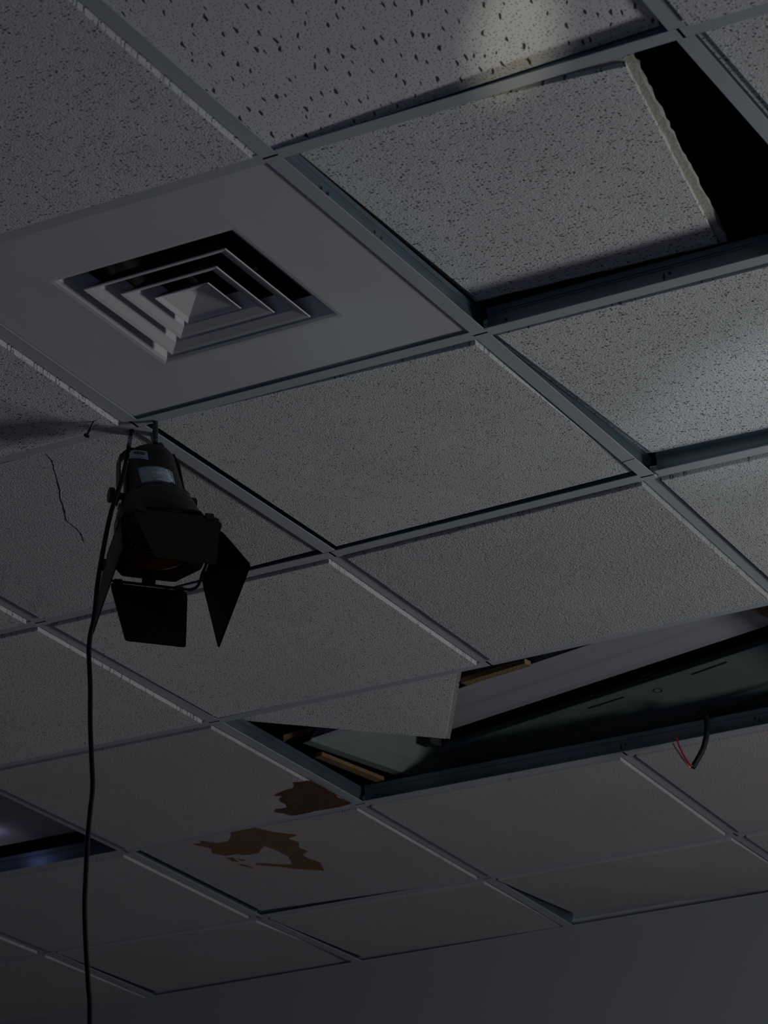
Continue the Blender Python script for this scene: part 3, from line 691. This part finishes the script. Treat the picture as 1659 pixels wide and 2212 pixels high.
# hanger wires in the dark opening
mb = MB(); mb.tube(smoothpath([un(1400, 110, 0.35), un(1440, 140, 0.32), un(1500, 150, 0.30), un(1560, 150, 0.34)], 5), 0.002, 6)
o = mb.build('loose_wire', 'steel', loc=mb.v[0]); tag(o, 'faint thin wire curving across the top of the dark opening', 'wire')
mb = MB(); mb.tube(smoothpath([un(1490, 345, 0.10), un(1515, 290, 0.2), un(1560, 240, 0.3), un(1600, 205, 0.42)], 5), 0.0022, 6)
o = mb.build('loose_wire', 'steel', loc=mb.v[0]); tag(o, 'faint wire rising inside the dark opening beside the displaced tile', 'wire')

# ---------------------------------------------------------------- the stage lamp
KS = 0.957
LB = Matrix(((0.66338523, 0.68388472, 0.30368031), (0.74826026, -0.60908111, -0.26291974), (0.00515915, 0.40164897, -0.91577917)))
LC = Vector(CC + KS*(np.array([-1.24188337, 1.3302188, -0.17407404]) - CC))
def lw(x, y, z): return LC + LB @ Vector((x, y, z))
root = empty('stage_lamp', LC, 'black PAR stage lamp with four barn door leaves hanging from the ceiling grid', 'stage lamp')
def lbuild(mb, name, mats, label=None, smooth=False, local=True, parent=None):
    if local: mb.v = [lw(*p) for p in mb.v]
    return mb.build(name, mats, root if parent is None else parent, loc=LC, label=label, smooth=smooth)
BODY = [(0.001, -0.209), (0.028, -0.2085), (0.035, -0.206), (0.0395, -0.201), (0.0415, -0.193), (0.0425, -0.182), (0.0490, -0.104), (0.0490, -0.098)]
def body_r(z):
    for (r0, z0), (r1, z1) in zip(BODY, BODY[1:]):
        if z0 <= z <= z1: return r0 + (r1 - r0)*(z - z0)/(z1 - z0)
    return BODY[-1][0]
mb = MB(); mb.lathe(BODY, 48); body = lbuild(mb, 'lamp_body', 'black', smooth=True)
mb = MB(); mb.lathe([(0.0485, -0.101), (0.0520, -0.100), (0.0565, -0.095), (0.0600, -0.087), (0.0630, -0.077), (0.0655, -0.066), (0.0668, -0.056), (0.0690, -0.054), (0.0690, -0.016), (0.0665, -0.014), (0.0640, -0.016), (0.0635, -0.055), (0.058, -0.078), (0.045, -0.098)], 56)
lbuild(mb, 'front_housing', 'black', smooth=True)
mb = MB()
for k in range(14):      # narrow vent slits round the bell
    a = 2*math.pi*k/14
    ring = [(0.0602*math.cos(a + s_*0.12), 0.0602*math.sin(a + s_*0.12), zz) for s_, zz in ((-1, -0.0895), (1, -0.0895), (1, -0.0875), (-1, -0.0875))]
    mb.prism(ring, (0.0008*math.cos(a), 0.0008*math.sin(a), 0))
lbuild(mb, 'vent_slits', 'dark')
mb = MB(); mb.lathe([(0.0001, -0.030), (0.020, -0.032), (0.040, -0.037), (0.052, -0.044), (0.056, -0.052)], 48); lbuild(mb, 'lens', 'lens', smooth=True, label='dimpled dark glass lens')
mb = MB(); mb.lathe([(0.056, -0.052), (0.0615, -0.020), (0.062, -0.0195)], 48); lbuild(mb, 'inner_rim', 'amber')
# face plate: clipped square with round hole
hs, ck_ = 0.0765, 0.034
oct_ = [(-hs + ck_, -hs), (hs - ck_, -hs), (hs, -hs + ck_), (hs, hs - ck_), (hs - ck_, hs), (-hs + ck_, hs), (-hs, hs - ck_), (-hs, -hs + ck_)]
def octr(a):       # radius of the plate outline in direction a
    best = 9
    for i in range(8):
        (xa, ya_), (xb, yb) = oct_[i], oct_[(i+1) % 8]; c_, s_ = math.cos(a), math.sin(a)
        den = c_*(yb - ya_) - s_*(xb - xa)
        if abs(den) < 1e-9: continue
        t = (xa*(yb - ya_) - ya_*(xb - xa))/den; 
        w_ = ((c_*t - xa)*(xb - xa) + (s_*t - ya_)*(yb - ya_))/((xb - xa)**2 + (yb - ya_)**2)
        if t > 0 and -1e-6 <= w_ <= 1 + 1e-6: best = min(best, t)
    return best
mb = MB(); sg = 96; vs = []
for k in range(sg):
    a = 2*math.pi*k/sg; ro = octr(a)
    for r, z in ((0.0595, -0.0150), (ro, -0.0150), (ro, -0.0135), (0.0595, -0.0135)): vs.append((r*math.cos(a), r*math.sin(a), z))
fs = []
for k in range(sg):
    k2 = (k+1) % sg
    for j in range(4): fs.append((k*4 + j, k*4 + (j+1) % 4, k2*4 + (j+1) % 4, k2*4 + j))
mb.add(vs, fs); lbuild(mb, 'face_plate', 'black')
# square wire frame, rounded corners
h = 0.0785*KS + 0.001; rc = 0.014; path = []
for cx_, cy_, a0 in ((h - rc, h - rc, 0), (-h + rc, h - rc, 90), (-h + rc, -h + rc, 180), (h - rc, -h + rc, 270)):
    for k in range(7):
        a = math.radians(a0 + k*15); path.append((cx_ + rc*math.cos(a), cy_ + rc*math.sin(a), 0))
path.append(path[0]); 
mb = MB(); mb.tube([Vector(p) for p in path], 0.0024, 8, cap=False); frame = lbuild(mb, 'wire_frame', 'black', smooth=True)
# clips from plate to frame
for ang in range(4):
    ca, sa = [(1, 0), (0, 1), (-1, 0), (0, -1)][ang]
    mb = MB()
    for wv in ((-0.011, 0.011),):
        x0, x1 = hs - 0.004, h + 0.003
        vs = [(x0, wv[0], -0.0145), (x0, wv[1], -0.0145), (x1, wv[1], -0.004), (x1, wv[0], -0.004), (x0, wv[0], -0.013), (x0, wv[1], -0.013), (x1, wv[1], -0.0025), (x1, wv[0], -0.0025)]
        vs = [(p[0]*ca - p[1]*sa, p[0]*sa + p[1]*ca, p[2]) for p in vs]
        mb.add(vs, [(0, 1, 2, 3), (7, 6, 5, 4), (0, 4, 5, 1), (1, 5, 6, 2), (2, 6, 7, 3), (3, 7, 4, 0)])
    lbuild(mb, 'frame_clip', 'black')
def rounded(poly, r=0.005, seg=4):
    out = []; n = len(poly)
    for i in range(n):
        p0_, p_, p2_ = Vector(poly[i-1]), Vector(poly[i]), Vector(poly[(i+1) % n])
        a = p_ + (p0_ - p_).normalized()*r; b_ = p_ + (p2_ - p_).normalized()*r
        for k in range(seg + 1):
            t = k/seg; out.append(a*(1-t)**2 + p_*2*t*(1-t) + b_*t*t)
    return out
def leaf(side, t, poly, label):
    """side: 0 right(+x) 1 top(+y) 2 left 3 bottom ; poly in (across, out)"""
    ca, sa = [(1, 0), (0, 1), (-1, 0), (0, -1)][side]
    def P(s_, o_):
        base = h + 0.003 + o_*math.sin(t); z = 0.001 + o_*math.cos(t)
        x, y = base, s_
        return Vector((x*ca - y*sa, x*sa + y*ca, z))
    pl = rounded([(a, b_, 0) for a, b_ in poly], 0.005)
    nrm = Vector((math.cos(t)*ca, math.cos(t)*sa, -math.sin(t)))
    mb = MB(); mb.prism([P(p.x, p.y) for p in pl], nrm*0.0012)
    o = lbuild(mb, 'barn_door_leaf', 'blackin', label=label)
    for s_ in (poly[0][0]*0.80, poly[1][0]*0.80):
        mb = MB(); ring = [P(s_ - 0.0065, -0.006), P(s_ + 0.0065, -0.006), P(s_ + 0.0065, 0.008), P(s_ - 0.0065, 0.008)]
        mb.prism([p - nrm*0.0035 for p in ring], nrm*0.007); 
        mb.v = [lw(*p) - LC for p in mb.v]; mesh_obj('hinge_clip', mb.v, mb.f, 'black', o)
    return o
k_ = KS
lt, ls = 0.124*k_, 0.115*k_
TB = lambda w0, w1: [(-w0, 0.0), (w0, 0.0), (w0*1.0, 0.014), (w1, lt), (-w1, lt), (-w0, 0.014)]
leaf(1, 0.101, TB(0.068, 0.050*k_), 'upper leaf')
leaf(3, 0.048, TB(0.061, 0.050*k_), 'lower leaf')
sd = [(-0.054, 0.0), (0.054, 0.0), (0.060, 0.014), (0.0935*k_, ls*0.97), (0.0915*k_, ls), (-0.0915*k_, ls), (-0.0935*k_, ls*0.97), (-0.060, 0.014)]
leaf(0, 0.210, sd, 'right leaf'); leaf(2, 0.157, sd, 'left leaf')
# yoke
pv = -0.112
PLv, PRv = lw(-0.059, 0, pv), lw(0.052, 0, pv)
upv = (Vector((0, 0, 1)) + Vector((fh[0], fh[1], 0))*0.42).normalized(); ax = (PRv - PLv).normalized(); side = ax.cross(upv).normalized()
Hy = 0.104
yp = [PLv - upv*0.012, PLv + upv*(Hy - 0.020) - ax*0.004, PLv + upv*Hy + ax*0.010, PRv + upv*Hy*0.97 - ax*0.026, PRv + upv*(Hy - 0.028) - ax*0.016, PRv - upv*0.012]
mb = MB(); nn = len(yp)
for i in range(nn - 1):
    a, b_ = yp[i], yp[i+1]; dd = (b_ - a).normalized(); out = dd.cross(side).normalized()
    mb.prism([a - side*0.011, a + side*0.011, a + side*0.011 + out*0.0022, a - side*0.011 + out*0.0022], (b_ - a) + dd*0.001)
lbuild(mb, 'yoke', 'black', local=False)
for Pp, sgn in ((PLv, -1), (PRv, 1)):
    mb = MB(); A_ = Pp + ax*sgn*0.001; mb.tube([A_, A_ + ax*sgn*0.004, A_ + ax*sgn*0.006, A_ + ax*sgn*0.013, A_ + ax*sgn*0.014], [0.007, 0.007, 0.0125, 0.0125, 0.010], 12)
    lbuild(mb, 'tilt_knob', 'black', local=False)
    mb = MB(); mb.tube([Pp - ax*sgn*0.014, Pp + ax*sgn*0.002], 0.006, 10); lbuild(mb, 'pivot_bolt', 'black', local=False)
topc = (PLv + PRv)/2 + upv*Hy*0.985
mb = MB(); mb.tube([topc - Vector((0, 0, 0.004)), Vector((topc.x, topc.y, -0.003))], 0.0045, 12); lbuild(mb, 'hanging_bolt', 'steel', local=False)
# safety cable from the grid to the back of the body
a = un(330, 934, 0.010); b_ = lw(0.012, 0.030, -0.205)
mb = MB(); mb.tube(smoothpath([a + Vector((0, 0.004, 0.02)), a, unP(334, 955, np.array(b_) - fh*0.0, fh), b_], 6), 0.0042, 10); lbuild(mb, 'safety_cable', 'rubber', local=False, smooth=True)
mb = MB(); mb.lathe([(0.0001, 0.006), (0.005, 0.005), (0.0062, 0), (0.0062, -0.004)], 14); mb.v = [lw(0.012, 0.030, -0.207) + LB @ Vector((p.x, p.y, -p.z)) for p in mb.v]
lbuild(mb, 'gland', 'black', local=False)
# stickers on the body: find where the picture ray meets the can
LBi = LB.inverted()
def hit_body(px, py):
    o_ = LBi @ (Vector(CC) - LC); d_ = LBi @ Vector(ray(px, py)); 
    z_ = -0.17
    for _ in range(20):
        r = body_r(z_); a_ = d_.x**2 + d_.y**2; b2 = 2*(o_.x*d_.x + o_.y*d_.y); c2_ = o_.x**2 + o_.y**2 - r*r
        disc = b2*b2 - 4*a_*c2_
        if disc < 0: disc = 0
        t = (-b2 - math.sqrt(disc))/(2*a_); z_ = o_.z + t*d_.z
    return math.atan2(o_.y + t*d_.y, o_.x + t*d_.x), z_
def sticker(cpx, lines, name, label, extras=None):
    """cpx: corners in the text's own frame: lower-left, lower-right, upper-right, upper-left"""
    C4 = [hit_body(*p) for p in cpx]
    def P(s_, t, off):
        th = C4[0][0]*(1-s_)*(1-t) + C4[1][0]*s_*(1-t) + C4[2][0]*s_*t + C4[3][0]*(1-s_)*t
        z = C4[0][1]*(1-s_)*(1-t) + C4[1][1]*s_*(1-t) + C4[2][1]*s_*t + C4[3][1]*(1-s_)*t
        r = body_r(z) + off
        return lw(r*math.cos(th), r*math.sin(th), z)
    mb = MB(); nx = 12; vs = []
    for j in range(3):
        for i in range(nx + 1): vs.append(P(i/nx, j/2, 0.0005))
    for j in range(3):
        for i in range(nx + 1): vs.append(P(i/nx, j/2, -0.0008))
    m_ = 3*(nx+1); fs = []
    for j in range(2):
        for i in range(nx):
            a_ = j*(nx+1) + i; fs.append((a_, a_+1, a_+nx+2, a_+nx+1)); fs.append((m_+a_, m_+a_+nx+1, m_+a_+nx+2, m_+a_+1))
    for i in range(nx):
        fs.append((i, m_+i, m_+i+1, i+1)); k = 2*(nx+1) + i; fs.append((k, k+1, m_+k+1, m_+k))
    for j in range(2):
        a_ = j*(nx+1); fs.append((a_, a_+nx+1, m_+a_+nx+1, m_+a_)); a_ += nx; fs.append((a_, m_+a_, m_+a_+nx+1, a_+nx+1))
    mb.add(vs, fs); st = lbuild(mb, name, 'sticker', local=False, label=label)
    # printing, one mesh bent on to the can
    ink = MB()
    def rect(x0, y0, x1, y1):
        k = max(1, int((x1 - x0)/0.08)); 
        for i in range(k):
            a_, b3 = x0 + (x1-x0)*i/k, x0 + (x1-x0)*(i+1)/k
            q_ = [(a_, y0), (b3, y0), (b3, y1), (a_, y1)]
            ink.add([P(x, y, 0.0006) for x, y in q_] + [P(x, y, 0.0009) for x, y in q_], [(4, 5, 6, 7), (0, 1, 5, 4), (1, 2, 6, 5), (2, 3, 7, 6), (3, 0, 4, 7)])
    for txt, x, y, hgt, wid in lines:
        cu = bpy.data.curves.new('t', 'FONT'); cu.body = txt; cu.size = 1.0; cu.resolution_u = 2
        to = bpy.data.objects.new('t', cu); COL.objects.link(to)
        me = bpy.data.meshes.new_from_object(to)
        xs = [v.co.x for v in me.vertices]; xmax = max(xs) if xs else 1
        ink.add([P(x + v.co.x/xmax*wid, y + v.co.y*hgt/0.72, 0.0008) for v in me.vertices], [tuple(p.vertices) for p in me.polygons])
        bpy.data.objects.remove(to); bpy.data.curves.remove(cu); bpy.data.meshes.remove(me)
    if extras: extras(rect)
    ink.v = [v - LC for v in ink.v]
    mesh_obj('printing', ink.v, ink.f, 'ink', st)
def ex1(rect):
    rect(0.03, 0.03, 0.97, 0.045); rect(0.03, 0.955, 0.97, 0.97); rect(0.03, 0.03, 0.04, 0.97); rect(0.96, 0.03, 0.97, 0.97)
    rect(0.05, 0.84, 0.14, 0.93); rect(0.66, 0.08, 0.667, 0.80); rect(0.16, 0.775, 0.95, 0.785)
    rect(0.045, 0.36, 0.13, 0.375); rect(0.045, 0.50, 0.13, 0.515)
L1 = [('Products, LLC    Los Angeles, CA USA', 0.16, 0.85, 0.065, 0.78), ('Model: PAR-38B', 0.20, 0.69, 0.06, 0.30), ('Lamp: PAR38 150W Max', 0.20, 0.60, 0.06, 0.42),
      ('Voltage: 120V~ 60Hz', 0.20, 0.51, 0.06, 0.40), ('Power: 150W', 0.20, 0.42, 0.06, 0.14), ('Fuse: F2A 250V', 0.20, 0.28, 0.06, 0.42), ('Made in China', 0.20, 0.19, 0.06, 0.40),
      ('S/N: 0171114', 0.20, 0.08, 0.07, 0.42), ('Indoor use only', 0.69, 0.69, 0.05, 0.24), ('Read user manual', 0.69, 0.60, 0.05, 0.25), ('before operating', 0.69, 0.52, 0.05, 0.22),
      ('Disconnect power', 0.69, 0.40, 0.05, 0.25), ('before servicing', 0.69, 0.32, 0.05, 0.25), ('Keep 0.5 m away', 0.69, 0.19, 0.05, 0.23), ('WARNING', 0.72, 0.09, 0.05, 0.18),
      ('CE', 0.045, 0.09, 0.15, 0.11), ('UL', 0.05, 0.25, 0.10, 0.06)]
sticker([(371, 1019.5), (298, 1012), (307, 1044), (379, 1051)], L1, 'rating_sticker', 'silver rating sticker printed upside down', ex1)
def ex2(rect):
    x = 0.12; random.seed(5)
    while x < 0.72:
        w_ = random.choice([0.012, 0.02, 0.03]); rect(x, 0.18, x + w_, 0.52); x += w_ + random.choice([0.012, 0.018])
sticker([(318, 976), (281, 973), (279, 991), (321, 994)], [('MODEL: PAR-38B', 0.10, 0.80, 0.10, 0.78), ('120V', 0.30, 0.62, 0.10, 0.26), ('01234567', 0.28, 0.05, 0.08, 0.40)], 'barcode_sticker', 'small grey barcode sticker', ex2)

# ---------------------------------------------------------------- lamp cord hanging to the floor
pc = np.array(LC) - fh*0.075
px_ = [(279, 960), (272, 1000), (262, 1040), (250, 1075), (239, 1110), (228, 1160), (218, 1215), (210, 1265), (206, 1310), (202, 1340), (195, 1372), (192, 1410), (195, 1480), (195, 1560), (198, 1640), (200, 1700), (194, 1760), (189, 1820), (185, 1900), (183, 1960), (186, 2050), (191, 2130), (194, 2212)]
pts = [un(284, 929, 0.003), un(282, 941, 0.0)] + [unP(x, y, pc, fh) for x, y in px_]
e = pts[-1]; pts += [e + Vector((0.004, 0, -0.3)), e + Vector((-0.006, 0.01, -1.2)), Vector((e.x, e.y, FZ + 0.03)), Vector((e.x + 0.12, e.y - 0.05, FZ + 0.006)), Vector((e.x + 0.5, e.y - 0.2, FZ + 0.006))]
mb = MB(); mb.tube(smoothpath(pts, 5), 0.0037, 12)
o = mb.build('power_cord', 'rubber', loc=pts[0], smooth=True); tag(o, 'thin black power cord hanging from the ceiling past the stage lamp', 'cord')
